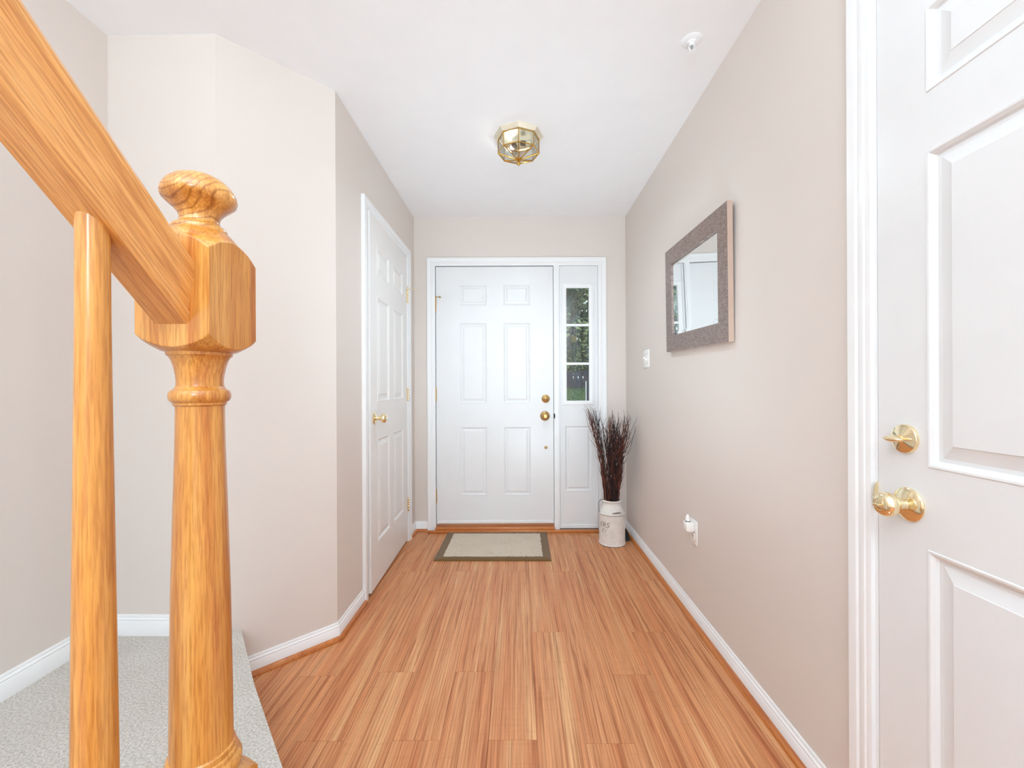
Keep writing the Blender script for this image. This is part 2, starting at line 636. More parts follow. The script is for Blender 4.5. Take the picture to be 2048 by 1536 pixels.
# front wall with opening for the entry unit
FX0, FX1, FZ = -0.668, 0.640, 2.08
wall('wall_front', [(XL - TH, YF, 0, FX0, YF + TH, ZC), (FX1, YF, 0, XR + TH, YF + TH, ZC), (FX0, YF, FZ, FX1, YF + TH, ZC)], label='beige end wall around the front door')
bm = B(); prism(bm, [A, Bp, (Bp[0] - 0.02, Bp[1] + 0.12), (A[0] - 0.10, A[1] + 0.05)], 0, ZC)
tag(obj('wall_angled', bm, 'wall'), kind='structure', label='beige wall set at 45 degrees behind the newel post')
bm = B(); prism(bm, [Bp, Cc, (Cc[0] - 0.12, Cc[1] + 0.14), (Bp[0], Bp[1] + 0.14)], 0, ZC)
tag(obj('wall_stair', bm, 'wall'), kind='structure', label='beige wall at the far end of the carpeted landing')
wall('wall_far_left', [(Cc[0] - TH, YB, 0, Cc[0], Cc[1] + 0.02, ZC)], label='beige wall left of the landing, behind the handrail')
# wall of the room behind the camera, with its wide window opening
wall('wall_rear', [(-1.6, YB - 0.1, 0, -1.4, YB, ZC), (0.75, YB - 0.1, 0, 0.96, YB, ZC), (-1.4, YB - 0.1, 0, 0.75, YB, 0.3), (-1.4, YB - 0.1, 2.36, 0.75, YB, ZC)])

# ------------------------------------------------------------------ baseboards and shoe mouldings
def baseboard(name, pts, z=0.0, label=None):
    o = obj(name, sweep(B(), pts, [(d, zz + z) for d, zz in BASE]), 'trim', smooth=35)
    return tag(o, kind='structure', label=label)


def shoe(name, pts, label=None):
    o = obj(name, sweep(B(), pts, SHOE), 'shoe', smooth=50)
    return tag(o, kind='structure', label=label)


# travel so that the room lies to the left
baseboard('baseboard_right', [(XR, RD0 + 0.068), (XR, YF), (0.685, YF)], label='white baseboard along the right wall')
shoe('trim_1', [(XR, RD0 + 0.068), (XR, YF), (0.690, YF)], label='orange wooden shoe moulding below the right baseboard')
baseboard('baseboard_front', [(-0.708, YF), (XL, YF), (XL, CD1 + 0.06)], label='short white baseboard left of the front door')
shoe('trim_2', [(-0.708, YF), (XL, YF), (XL, CD1 + 0.06)], label='orange wooden shoe moulding in the left corner by the front door')
baseboard('baseboard_left', [(XL, CD0 - 0.06), A, Bp], label='white baseboard turning round the angled wall')
shoe('trim_3', [(XL, CD0 - 0.06), A, (Bp[0] + 0.01, Bp[1] + 0.01)], label='orange wooden shoe moulding round the angled wall')
baseboard('baseboard_landing', [Bp, Cc, (Cc[0], -1.2)], 0.2, label='white baseboard above the carpeted landing')

# ------------------------------------------------------------------ carpeted landing and stairs
def d45(s, off=0.0):
    x0, y0, x1, y1 = -1.075, 1.592, -0.572, 1.013
    return (x0 + (x1 - x0) * s, y0 + (y1 - y0) * s)


bm = B()
land = [(Cc[0] + 0.004, Cc[1] - 0.004), (Bp[0], Bp[1] - 0.004), (-1.075, 1.615), d45(0.0), d45(0.5), d45(1.0), d45(1.45), (-0.25, 0.52), (-0.25, -0.3), (Cc[0] + 0.004, -0.3)]
top = prism(bm, land, 0.0, 0.2)
ev = [e for e in top.edges if min(v.co.x for v in e.verts) > -1.2 and not (max(v.co.y for v in e.verts) < 0.2)]
bmesh.ops.bevel(bm, geom=ev, offset=0.016, segments=4, affect='EDGES')
landing = tag(obj('stair_landing', bm, 'carpet', smooth=60), 'low landing step covered in pale grey beige carpet at the foot of the stairs', 'stair landing')
for i in range(2):
    bm = B()
    box(bm, Cc[0] + 0.001, 0.36 - 0.24 * (i + 1) - 0.6, 0.2 + 0.185 * i + 0.0005, -0.30, 0.395 - 0.24 * i, 0.2 + 0.185 * (i + 1), bev=0.012)
    obj('step', bm, 'carpet', landing, smooth=50)

# ------------------------------------------------------------------ newel post
NX, NY = -0.3627, 0.479
HW = 0.0391
def prof_interp(P, step=0.0008):
    out = []
    for (r0, z0), (r1, z1) in zip(P, P[1:]):
        n = max(1, int(abs(z1 - z0) / step)) if max(r0, r1) > HW * 0.98 and abs(z1 - z0) < 0.04 else 1
        for i in range(n):
            out.append((r0 + (r1 - r0) * i / n, z0 + (z1 - z0) * i / n))
    out.append(P[-1])
    return out


fin = [(0, 1.3625), (0.008, 1.362), (0.017, 1.3600), (0.025, 1.3555), (0.0315, 1.349), (0.0352, 1.342), (0.0362, 1.3365), (0.0350, 1.332), (0.0305, 1.3275), (0.0250, 1.3225),
       (0.0205, 1.317), (0.0188, 1.312), (0.0192, 1.3075), (0.0215, 1.304), (0.0248, 1.3025), (0.0262, 1.3005), (0.0262, 1.2965), (0.0262, 1.290)]
post = [(0.0, 1.2972), (0.0262, 1.2972), (0.0300, 1.2945), (0.0340, 1.2900), (0.0370, 1.2862), (0.0391, 1.2835), (0.0470, 1.2765), (0.0552, 1.2675), (0.058, 1.2640), (0.058, 1.1800),
        (0.0552, 1.1768), (0.0500, 1.1712), (0.0440, 1.1665), (0.0391, 1.1634), (0.0350, 1.1610), (0.0312, 1.1600), (0.0308, 1.1565), (0.0284, 1.1545), (0.0262, 1.1500), (0.0242, 1.143), (0.0226, 1.134),
        (0.0220, 1.127), (0.0226, 1.1215), (0.0248, 1.1185), (0.0278, 1.1165), (0.0290, 1.1135), (0.0292, 1.1105), (0.0286, 1.1070), (0.0268, 1.1045), (0.0252, 1.1035), (0.0250, 1.1010), (0.0231, 1.0995),
        (0.0229, 1.094), (0.0236, 1.05), (0.0258, 0.97), (0.0278, 0.888), (0.0292, 0.80), (0.0300, 0.714), (0.0303, 0.7115), (0.0322, 0.7100), (0.0324, 0.7065), (0.0322, 0.7045), (0.0340, 0.7030), (0.0346, 0.7005),
        (0.0346, 0.6985), (0.0368, 0.6960), (0.0383, 0.6910), (0.0383, 0.6870), (0.0366, 0.6815), (0.0340, 0.6790), (0.0345, 0.6770), (0.0391, 0.6720), (0.0470, 0.6650), (0.0552, 0.6560), (0.058, 0.6520), (0.058, 0.200)]
nw = empty('newel_post', (NX, NY, 0.2))
tag(nw, 'thick turned golden oak newel post with square block and mushroom top', 'newel post')
o = obj('post', lathe(B(), [(r, z - 0.2) for r, z in prof_interp(post)], 192, square=HW, phase=0.0), 'oak', nw, smooth=28)
o = obj('finial', lathe(B(), [(r, z - 1.30) for r, z in fin], 64), 'oak_ring', nw, smooth=40)
o.location = (0, 0, 1.10)

# ------------------------------------------------------------------ handrail (local Y runs along the rail, rising towards the camera side)
phi = math.atan(0.875)
RXc = -0.3637
bm = B()
ca = math.cos(phi)
half = [(0.0, 0.0), (0.0165, 0.0), (0.0196, 0.0085), (0.0196, 0.0095), (0.0178, 0.0105), (0.0182, 0.0120), (0.0212, 0.0240), (0.0236, 0.0350), (0.0248, 0.0430), (0.0248, 0.0470), (0.0215, 0.0525), (0.012, 0.0565), (0, 0.0575)]
ring_pts = [(x, z) for x, z in half] + [(-x, z) for x, z in half[-2:0:-1]]
y_hi = -0.80
def railv(x, z, yplumb):
    # bottom line: z = 1.187 + tan(phi) * (0.44 - Y); perpendicular height z becomes vertical z / cos(phi)
    return (x, yplumb, 1.187 + math.tan(phi) * (0.44 - yplumb) + z / ca)
rot = Matrix.Rotation(phi, 4, 'X')  # world -> rail-aligned local
org = Vector((RXc, 0.44, 1.187))
rr = []
for yp in (0.452, y_hi):
    ring = []
    for x, z in ring_pts:
        wv_ = Vector(railv(x, z, yp)) - Vector((0, 0.44, 1.187))
        ring.append(bm.verts.new(rot @ wv_))
    rr.append(ring)
n_ = len(ring_pts)
for k in range(n_):
    bm.faces.new((rr[0][k], rr[0][(k + 1) % n_], rr[1][(k + 1) % n_], rr[1][k]))
bm.faces.new(rr[0]); bm.faces.new(rr[1][::-1])
rail = obj('handrail', bm, 'oak_rail', smooth=24)
place(rail, org, (-phi, 0, 0))
tag(rail, 'sloping golden oak handrail rising from the newel post to the upper left', 'handrail')

# ------------------------------------------------------------------ baluster
BX, BY = -0.3640, 0.3596
def zrail(y): return 1.187 + math.tan(phi) * (0.44 - y)
bm = B()
zt = zrail(BY)
lathe(bm, [(0.0112, 1.3), (0.0114, 1.18), (0.0122, 1.10), (0.0135, 0.98), (0.0146, 0.88), (0.0154, 0.80), (0.0158, 0.70), (0.0158, 0.60), (0.0150, 0.55), (0.0150, 0.3855)], 32)
for v in bm.verts:   # mitre the top against the rail underside
    if v.co.z > 1.25:
        v.co.z = zrail(BY + v.co.y) + 0.0005
bal = obj('baluster', bm, 'oak', smooth=40)
tag(bal, 'slim round tapered oak baluster under the handrail, left of the newel post', 'baluster')
place(bal, (BX, BY, 0))

# ------------------------------------------------------------------ hardware builders (local: door face y = 0, room at -y)
TOROOM = Matrix.Rotation(PI / 2, 4, 'X')   # lathe axis z -> -y


def lobj(name, prof, mat, parent, loc, n=32, smooth=35):
    o = obj(name, lathe(B(), prof, n, mat=TOROOM), mat, parent, smooth=smooth)
    o.location = loc
    return o


def knob(parent, x, z, mat, k=1.0, privacy=False):
    ks = lobj('door_knob', [(0.0, 0.0), (0.034 * k, 0.0), (0.0345 * k, 0.003), (0.032 * k, 0.006), (0.022 * k, 0.010), (0.0125, 0.013), (0.0115, 0.017), (0.0110, 0.030), (0.0140, 0.033), (0.0200, 0.036),
                       (0.0250, 0.042), (0.0268, 0.049), (0.0262, 0.056), (0.0225, 0.063), (0.0170, 0.067), (0.0125, 0.0682), (0.0120, 0.0670), (0.0, 0.0670)], mat, parent, (x, 0, z), 40)
    if privacy:
        lobj('turn_button', [(0.0, 0.066), (0.0105, 0.066), (0.0105, 0.0685), (0.006, 0.0695), (0.0, 0.0695)], mat, ks, (0, 0, 0), 24)
        bm = B(); box(bm, -0.0075, -0.0770, -0.0022, 0.0075, -0.0685, 0.0022, bev=0.0015)
        obj('turn_tab', bm, mat, ks, smooth=40)
        lobj('release_pin', [(0, 0.0045), (0.0045, 0.0045), (0.0045, 0.0082), (0.003, 0.0088), (0, 0.0088)], 'brass_old', ks, (-0.006, 0, -0.0225) if False else (0.018, 0, -0.008), 12)
    return ks


def deadbolt(parent, x, z, mat, flat=False):
    d = lobj('deadbolt', [(0.0, 0.0), (0.0315, 0.0), (0.0318, 0.003), (0.0300, 0.0065), (0.0230, 0.0095), (0.0110, 0.0125), (0.0090, 0.0135), (0.0085, 0.020), (0.0, 0.021)], mat, parent, (x, 0, z), 40)
    bm = B()
    # oval thumb piece pointing into the room
    prof = []
    for i in range(13):
        t = i / 12
        prof.append((t * 0.040 - 0.020, 0.0105 * math.sin(PI * min(1, t * 0.95 + 0.04)) ** 0.6))
    rings = []
    for s, h in prof:
        ring = []
        for kx in range(12):
            a = 2 * PI * kx / 12
            ring.append(bm.verts.new((s * 1.1, -0.0285 - 0.0125 * math.cos(a) * (h / 0.0105), 0.0075 * math.sin(a) * (h / 0.0105) + 0.0)))
        rings.append(ring)
    for a_, c_ in zip(rings, rings[1:]):
        for q in range(12):
            bm.faces.new((a_[q], a_[(q + 1) % 12], c_[(q + 1) % 12], c_[q]))
    bm.faces.new(rings[0]); bm.faces.new(rings[-1])
    obj('thumb_turn', bm, mat, d, smooth=50)
    return d


def hinge(parent, x, z, mat, stop=None, h=0.09):
    bm = B()
    for i in range(5):
        lathe(bm, [(0.0055, z - h / 2 + h * i / 5 + 0.0006), (0.0060, z - h / 2 + h * i / 5 + 0.0012), (0.0060, z - h / 2 + h * (i + 1) / 5 - 0.0012), (0.0055, z - h / 2 + h * (i + 1) / 5 - 0.0006)], 12, x, -0.006)
    lathe(bm, [(0.0, z + h / 2 + 0.006), (0.004, z + h / 2 + 0.005), (0.0045, z + h / 2), (0.0045, z - h / 2), (0.004, z - h / 2 - 0.005), (0, z - h / 2 - 0.006)], 10, x, -0.006)
    box(bm, x - 0.009, -0.0022, z - h / 2, x + 0.006, -0.0004, z + h / 2)
    hg = obj('hinge', bm, mat, parent, smooth=40)
    if stop:
        bm = B()
        sx, sy = stop
        zz = z + h / 2 + 0.008
        lathe(bm, [(0.0075, zz - 0.004), (0.0075, zz + 0.003)], 12, x, -0.006)
        tube(bm, [(x, -0.006, zz), (x + sx * 0.5, -0.006 - sy * 0.6, zz + 0.0), (x + sx, -0.006 - sy, zz - 0.006)], 0.0026, 8)
        tube(bm, [(x + sx * 0.86, -0.006 - sy * 0.9, zz - 0.005), (x + sx * 1.08, -0.006 - sy * 1.04, zz - 0.0065)], 0.0065, 10)
        tube(bm, [(x, -0.006, zz), (x - 0.012, -0.012, zz + 0.022)], 0.0026, 8)
        obj('hinge_stop', bm, mat, hg, smooth=40)
    return hg


def jamb(bm, u0, u1, zt, depth, t=0.018, stop_at=0.037, z0=0.0):
    box(bm, u0 - t, 0.0, z0, u0, depth, zt + t)
    box(bm, u1, 0.0, z0, u1 + t, depth, zt + t)
    box(bm, u0, 0.0, zt, u1, depth, zt + t)
    box(bm, u0 - 0.001, stop_at, z0, u0 + 0.014, stop_at + 0.012, zt)
    box(bm, u1 - 0.014, stop_at, z0, u1 + 0.001, stop_at + 0.012, zt)
    box(bm, u0, stop_at, zt - 0.014, u1, stop_at + 0.012, zt + 0.001)
    return bm


# ------------------------------------------------------------------ front entry
rows = [(0.272, 0.809), (0.990, 1.620), (1.750, 1.914)]
fd_w = 0.912
door1 = panel_door('door_1', fd_w, 0.054, 2.054, [(0.184, 0.397), (0.523, 0.735)], rows, 'door', (-0.641, YF + 0.004, 0), 0, border=0.034, rec=0.006)
tag(door1, 'white six panel front door with two brass locks at the end of the hallway', kind='structure')
hinge(door1, -0.0035, 1.760, 'brass_old', stop=(0.042, 0.028), h=0.10)
hinge(door1, -0.0035, 1.062, 'brass_old', h=0.105)
hinge(door1, -0.0035, 0.270, 'brass_old', h=0.105)
deadbolt(door1, 0.852, 1.024, 'brass_old')
knob(door1, 0.846, 0.890, 'brass_old', 1.08)
lobj('viewer_knob', [(0, 0), (0.0105, 0), (0.0115, 0.003), (0.0085, 0.008), (0.005, 0.010), (0.006, 0.014), (0, 0.016)], 'brass_old', door1, (0.852, 0, 0.645), 20)
bm = B(); box(bm, 0.010, -0.004, 0.058, 0.902, 0.0, 0.078, bev=0.0015)
obj('door_sweep', bm, 'trim', door1)

ft = obj('trim_4', casing(B(), -0.646, 0.622, 2.060, [(o * 1.06, p) for o, p in CASE]), 'trim', smooth=30)
place(ft, (0, YF, 0)); tag(ft, 'white casing round the front door and sidelight', kind='structure')
bm = B()
jamb(bm, -0.646, 0.622, 2.060, TH, 0.018, 0.041)
box(bm, 0.2755, -0.010, 0.0, 0.318, TH, 2.060, bev=0.0015)
box(bm, 0.284, -0.0135, 0.0, 0.309, -0.009, 2.060, bev=0.0015)
jb = obj('frame', bm, 'trim', ft)
bm = B()
box(bm, -0.6455, 0.0005 - 0.045, 0.0, 0.275, TH - 0.02, 0.036, bev=0.004)
sill = obj('trim_5', bm, 'shoe_x', smooth=40); place(sill, (0, YF, 0)); tag(sill, 'varnished orange wood sill below the front door', kind='structure')
bm = B()
box(bm, -0.700, -0.066, 0.0, 0.680, -0.0455, 0.020, bev=0.005)
sl = obj('trim_6', bm, 'shoe_x', smooth=40); place(sl, (0, YF, 0)); tag(sl, 'narrow orange wood strip on the floor before the sill and sidelight', kind='structure')
bm = B(); box(bm, 0.2762, -0.0455, 0.0, 0.680, -0.0185, 0.012); o = obj('trim_7', bm, 'shoe_x'); place(o, (0, YF, 0)); tag(o, kind='structure', label='orange wood filler strip below the sidelight')
bm = B(); lathe(bm, [(0, -0.002), (0.006, -0.001), (0.007, 0.001), (0, 0.002)], 16, mat=TOROOM)
for v in bm.verts: v.co.z *= 3.0
o = obj('strike_mark', bm, 'slot', ft); o.location = (0.2775, -0.010, 0.89)

# sidelight
SX0, SX1 = 0.319, 0.6215
gx0, gx1, gz0, gz1 = 0.376 - SX0, 0.552 - SX0, 1.007, 1.887
sw = SX1 - SX0
win = obj('window_1', slab_with_holes(B(), sw, 0.012, 2.059, [(gx0 - 0.016, gx1 + 0.016, gz0 - 0.016, gz1 + 0.016), (0.358 - SX0, 0.572 - SX0, 0.300, 0.815)], 0.04), 'door')
place(win, (SX0, YF + 0.010, 0)); tag(win, 'white sidelight with three stacked panes right of the front door', kind='structure')
# fill behind the lower panel and slab
obj('panel', panel_bm(0.358 - SX0, 0.572 - SX0, 0.300, 0.815, border=0.032, rec=0.006), 'door', win)
bm = B()
# stepped glazing frame around the panes
def rect_frame(bm, x0, x1, z0, z1, prof):
    rings = [[bm.verts.new(p) for p in ((x0 - o, y, z0 - o), (x1 + o, y, z0 - o), (x1 + o, y, z1 + o), (x0 - o, y, z1 + o))] for o, y in prof]
    rings.append(rings[0])
    for a, c in zip(rings, rings[1:]):
        for k in range(4):
            bm.faces.new((a[k], a[(k + 1) % 4], c[(k + 1) % 4], c[k]))
    return bm
rect_frame(bm, gx0, gx1, gz0, gz1, [(0.0, 0.02), (0.0, -0.004), (0.006, -0.008), (0.012, -0.010), (0.026, -0.010), (0.028, -0.006), (0.034, -0.005), (0.036, 0.0), (0.020, 0.02)])
obj('glazing_frame', bm, 'trim', win, smooth=30)
for mz in (1.597, 1.296):
    bm = B(); box(bm, gx0 - 0.001, -0.008, mz - 0.0095, gx1 + 0.001, 0.012, mz + 0.0095, bev=0.003)
    obj('muntin', bm, 'trim', win)
zz_ = [gz0, 1.2865, 1.3055, 1.5875, 1.6065, gz1]
for i in range(3):
    bm = B(); box(bm, gx0 - 0.002, 0.004, zz_[2 * i] - 0.002, gx1 + 0.002, 0.007, zz_[2 * i + 1] + 0.002)
    obj('pane', bm, 'glass', win)
bm = B(); box(bm, 0.002, -0.006, 0.0125, sw - 0.002, 0.0, 0.040, bev=0.002)
obj('bottom_rail', bm, 'trim', win)
for xx in (0.006, sw - 0.018):
    bm = B(); box(bm, xx, -0.007, 0.040, xx + 0.010, 0.0, 2.055, bev=0.002)
    obj('stop_bead', bm, 'trim', win)

# ------------------------------------------------------------------ closet door (left)
rows2 = [(0.245, 0.828), (1.030, 1.625), (1.745, 1.905)]
door2 = panel_door('door_2', 0.811, 0.014, 2.056, [(0.118, 0.358), (0.453, 0.693)], rows2, 'door_dull', (XL + 0.002 + 0.811 * math.sin(0.024), 3.0475 - 0.811 * math.cos(0.024), 0.006), PI / 2 + 0.024, border=0.045)
tag(door2, 'white six panel closet door with round brass knob on the left', kind='structure')
knob(door2, 0.064, 0.944, 'brass')
hinge(door2, 0.8145, 1.772, 'brass', stop=(0.004, 0.062))
hinge(door2, 0.8145, 1.062, 'brass')
hinge(door2, 0.8145, 0.262, 'brass')
ct = obj('trim_8', casing(B(), CD0 - 0.003, CD1 + 0.003, 2.063, CASE), 'trim', smooth=30)
place(ct, (XL, 0, 0), (0, 0, PI / 2)); tag(ct, 'white casing round the closet door', kind='structure')
obj('frame', jamb(B(), CD0, CD1, 2.060, TH, 0.018, 0.036), 'trim', ct)

# ------------------------------------------------------------------ near right door
rows3 = [(0.245, 0.787), (0.954, 1.601), (1.7196, 1.8936)]
door3 = panel_door('door_3', 0.780, 0.012, 2.052, [(0.117, 0.343), (0.437, 0.663)], rows3, 'door', (XR - 0.0005, 0.9765, -0.004), -PI / 2, border=0.049)
tag(door3, 'large white six panel door with brass knob and deadbolt at the right edge', kind='structure')
deadbolt(door3, 0.0690, 1.0075, 'brass')
k3 = knob(door3, 0.0760, 0.8680, 'brass', 1.05, privacy=True)
k3.scale = (1, 0.96, 1)
rt = obj('trim_9', casing(B(), -(RD0 + 0.010), -(RD1 - 0.010), 2.066, CASE), 'trim', smooth=30)
place(rt, (XR, 0, 0), (0, 0, -PI / 2)); tag(rt, 'white casing round the near right door', kind='structure')
obj('frame', jamb(B(), -RD0, -RD1, 2.055, TH, 0.018, 0.036), 'trim', rt)
# brass lip of the strike plate
bm = B()
pts = [(-0.0005, -0.030), (-0.0005, 0.030)] + [(-0.0130 * math.cos(a) , 0.030 * math.sin(a)) for a in [PI / 2 - i * PI / 10 for i in range(11)]]
pl = []
for i in range(15):
    a = -PI / 2 + PI * i / 14
    pl.append((-0.0125 * math.cos(a) ** 0.7 if math.cos(a) > 1e-6 else 0.0, 0.034 * math.sin(a)))
fr_ = [bm.verts.new((0.0, y, z)) for y, z in pl]
bk_ = [bm.verts.new((0.0016, y, z)) for y, z in pl]
bm.faces.new(fr_); bm.faces.new(bk_[::-1])
for i in range(len(pl)):
    j = (i + 1) % len(pl)
    bm.faces.new((fr_[i], fr_[j], bk_[j], bk_[i]))
# local of rt: x along -Y, -y towards room
sp = obj('strike_plate', bm, 'brass', rt); sp.location = (-(RD0 - 0.0005), 0.0, 0.862)

# ------------------------------------------------------------------ mirror
MY0, MY1, MZ0, MZ1 = 1.622, 2.300, 1.297, 1.838
mw, mh, fw = MY1 - MY0, MZ1 - MZ0, 0.083
mir = empty('wall_mirror', (XR, (MY0 + MY1) / 2, MZ0))
tag(mir, 'rectangular mirror in a wide taupe mosaic frame on the right wall', 'mirror')
mir.rotation_euler = (math.radians(1.25), math.radians(-1.1), 0)
D = 0.0245
def fr_board(pts):   # pts in (y, z), thickness in x from -D to -0.003, slightly bevelled
    bm = B()
    a = [bm.verts.new((-D, y, z)) for y, z in pts]
    c = [bm.verts.new((-0.003, y, z)) for y, z in pts]
    bm.faces.new(a); bm.faces.new(c[::-1])
    for i in range(len(pts)):
        j = (i + 1) % len(pts)
        f = bm.faces.new((a[i], c[i], c[j], a[j]))
        f.material_index = 1 if i == 0 else 0
    return bm
h2 = mw / 2
outer = [(-h2, 0), (h2, 0), (h2, mh), (-h2, mh)]
inner = [(-h2 + fw, fw), (h2 - fw, fw), (h2 - fw, mh - fw), (-h2 + fw, mh - fw)]
for i in range(4):
    j = (i + 1) % 4
    o = obj('frame_board', fr_board([outer[i], outer[j], inner[j], inner[i]]), ['mosaic', 'frame_side'], mir)
bm = B()
g0, g1 = inner[0], inner[2]
rg = []
for ins, x in ((0.0, -0.0165), (0.016, -0.0185)):
    rg.append([bm.verts.new((x, y, z)) for y, z in ((g0[0] + ins, g0[1] + ins), (g1[0] - ins, g0[1] + ins), (g1[0] - ins, g1[1] - ins), (g0[0] + ins, g1[1] - ins))])
bm.faces.new(rg[1])
for k in range(4):
    bm.faces.new((rg[0][k], rg[0][(k + 1) % 4], rg[1][(k + 1) % 4], rg[1][k]))
obj('mirror_glass', bm, 'mirror', mir)
bm = B()
box(bm, -0.0155, g0[0] - 0.002, g0[1] - 0.002, -0.004, g1[0] + 0.002, g1[1] + 0.002)
obj('backing', bm, 'frame_side', mir)

# ------------------------------------------------------------------ light switch and outlet on the right wall (local -y is the room)
def plate(name, w, h, loc, rz):
    e = empty(name, loc, rz)
    bm = B(); box(bm, -w / 2, -0.006, -h / 2, w / 2, 0, h / 2, bev=0.003)
    obj('plate', bm, 'plastic', e, smooth=40)
    return e
sw_ = plate('light_switch', 0.116, 0.117, (XR, 2.735, 1.297), -PI / 2)
tag(sw_, 'white two toggle light switch plate left of the mirror', 'light switch')
for k, up in ((-1, 1), (1, -1)):
    bm = B()
    vsr = [(-0.005, -0.006), (0.005, -0.006)]
    box(bm, k * 0.023 - 0.0045, -0.0075, -0.0115, k * 0.023 + 0.0045, -0.0055, 0.0115)
    box(bm, k * 0.023 - 0.0035, -0.018, (0.001 if up > 0 else -0.011), k * 0.023 + 0.0035, -0.006, (0.011 if up > 0 else -0.001), bev=0.001)
    obj('toggle', bm, 'plastic', sw_)
    for zz in (-0.030, 0.030):
        lobj('screw', [(0, 0.006), (0.003, 0.006), (0.0028, 0.0075), (0, 0.008)], 'pin', sw_, (k * 0.023, 0, zz), 10)
ou = plate('wall_outlet', 0.078, 0.115, (XR, 2.003, 0.424), -PI / 2)
tag(ou, 'white duplex outlet plate low on the right wall', 'outlet')
for zz in (0.0195, -0.0195):
    bm = B(); box(bm, -0.0165, -0.0085, zz - 0.0140, 0.0165, -0.0055, zz + 0.0140, bev=0.003)
    rc = obj('receptacle', bm, 'plastic', ou, smooth=40)
    if zz < 0:
        bm = B()
        for xx in (-0.0065, 0.0065): box(bm, xx - 0.0012, -0.0090, zz - 0.001, xx + 0.0012, -0.0080, zz + 0.008)
        box(bm, -0.0022, -0.0090, zz - 0.009, 0.0022, -0.0080, zz - 0.0045)
        obj('slots', bm, 'slot', rc)
# plug-in night light standing proud of the plate
nl = empty('night_light', (XR - 0.0085, 2.008, 0.446), -PI / 2)
tag(nl, 'small white plug-in night light in the outlet below the mirror', 'night light')
bm = B(); box(bm, -0.026, -0.036, -0.020, 0.026, 0.0, 0.026, bev=0.007)
obj('body', bm, 'plastic', nl, smooth=50)
bm = B(); lathe(bm, [(0.0, 0.060), (0.005, 0.058), (0.0085, 0.051), (0.0105, 0.040), (0.0105, 0.024), (0.0, 0.024)], 16, 0.0, -0.022)
obj('bulb_cover', bm, 'plastic', nl, smooth=50)
bm = B(); lathe(bm, [(0.0115, 0.022), (0.0115, 0.029)], 16, 0.0, -0.022)
obj('collar', bm, 'slot', nl, smooth=50)

# ------------------------------------------------------------------ ceiling light
LX, LY = 0.006, 2.215
lt = empty('ceiling_light', (LX, LY, ZC))
tag(lt, 'octagonal brass and glass flush ceiling light in the hallway', 'ceiling light')
def octo(r, z, ph=PI / 2):
    return [Vector((r * math.cos(ph + k * PI / 4), r * math.sin(ph + k * PI / 4), z)) for k in range(8)]
bm = B()
rs = [[bm.verts.new(p) for p in octo(r, z)] for r, z in ((0.131, -0.0005), (0.131, -0.005), (0.116, -0.021), (0.109, -0.022), (0.105, -0.014), (0.0, -0.014))[:5]]
for a, c in zip(rs, rs[1:]):
    for k in range(8): bm.faces.new((a[k], a[(k + 1) % 8], c[(k + 1) % 8], c[k]))
bm.faces.new(rs[0]); bm.faces.new(rs[-1])
obj('pan', bm, 'brass_pan', lt)
T8, M8 = octo(0.1085, -0.022), octo(0.1085, -0.090)
tip = Vector((0, 0, -0.128))
bm = B()
for k in range(8):
    tube(bm, [T8[k], T8[(k + 1) % 8]], 0.0028, 6)
    tube(bm, [M8[k], M8[(k + 1) % 8]], 0.0030, 6)
    tube(bm, [T8[k], M8[k]], 0.0020, 6)
    tube(bm, [M8[k], tip], 0.0030, 6)
obj('came_frame', bm, 'brass_lamp', lt, smooth=60)
for k in range(8):
    for quad in ((T8[k], T8[(k + 1) % 8], M8[(k + 1) % 8], M8[k]), (M8[k], M8[(k + 1) % 8], tip)):
        bm = B(); bm.faces.new([bm.verts.new(p) for p in quad])
        r = bmesh.ops.extrude_face_region(bm, geom=bm.faces[:])
        nrm = (quad[1] - quad[0]).cross(quad[2] - quad[0]).normalized() * 0.002
        bmesh.ops.translate(bm, vec=-nrm if nrm.dot(quad[0]) > 0 else nrm, verts=[g for g in r['geom'] if isinstance(g, bmesh.types.BMVert)])
        obj('pane', bm, 'glass_lamp', lt)
bm = B(); lathe(bm, [(0, -0.116), (0.014, -0.118), (0.021, -0.124), (0.015, -0.130), (0.008, -0.134), (0.0085, -0.140), (0.0085, -0.148), (0.005, -0.154), (0, -0.155)], 20)
obj('finial', bm, 'brass_lamp', lt, smooth=40)
for k, (sx, sy) in enumerate(((0.045, -0.02), (-0.045, 0.02))):
    bm = B()
    tube(bm, [(sx * 0.3, sy * 0.3, -0.040), (sx * 0.75, sy * 0.75, -0.046)], 0.013, 14)
    so = obj('lamp_socket', bm, 'bulbglass', lt, smooth=50)
    bm = B()
    dv = Vector((sx, sy, -0.012)).normalized()
    pts_ = [Vector((sx * 0.75, sy * 0.75, -0.046)) + dv * t for t in (0.0, 0.006, 0.014, 0.022, 0.030, 0.036, 0.040)]
    tube(bm, pts_, [0.008, 0.010, 0.015, 0.0175, 0.0165, 0.011, 0.003], 14)
    obj('bulb', bm, 'glass_lamp', so, smooth=60)
bm = B(); tube(bm, [(0, 0, -0.014), (0, 0, -0.124)], 0.0035, 8); obj('stem', bm, 'brass_lamp', lt, smooth=50)

spot('under_lamp_fill', (LX, LY, ZC - 0.175), (LX, LY, 0), 172, LAMP_FILL_POWER, 0.02)  # added fill hung under the fixture, not one of its bulbs
pl_ = bpy.data.lights.new('lamp_glow', 'POINT')
pl_.energy = 0.3
pl_.shadow_soft_size = 0.012
plo = bpy.data.objects.new('lamp_glow', pl_)
plo.location = (LX - 0.035, LY + 0.012, ZC - 0.055)
COL.objects.link(plo)

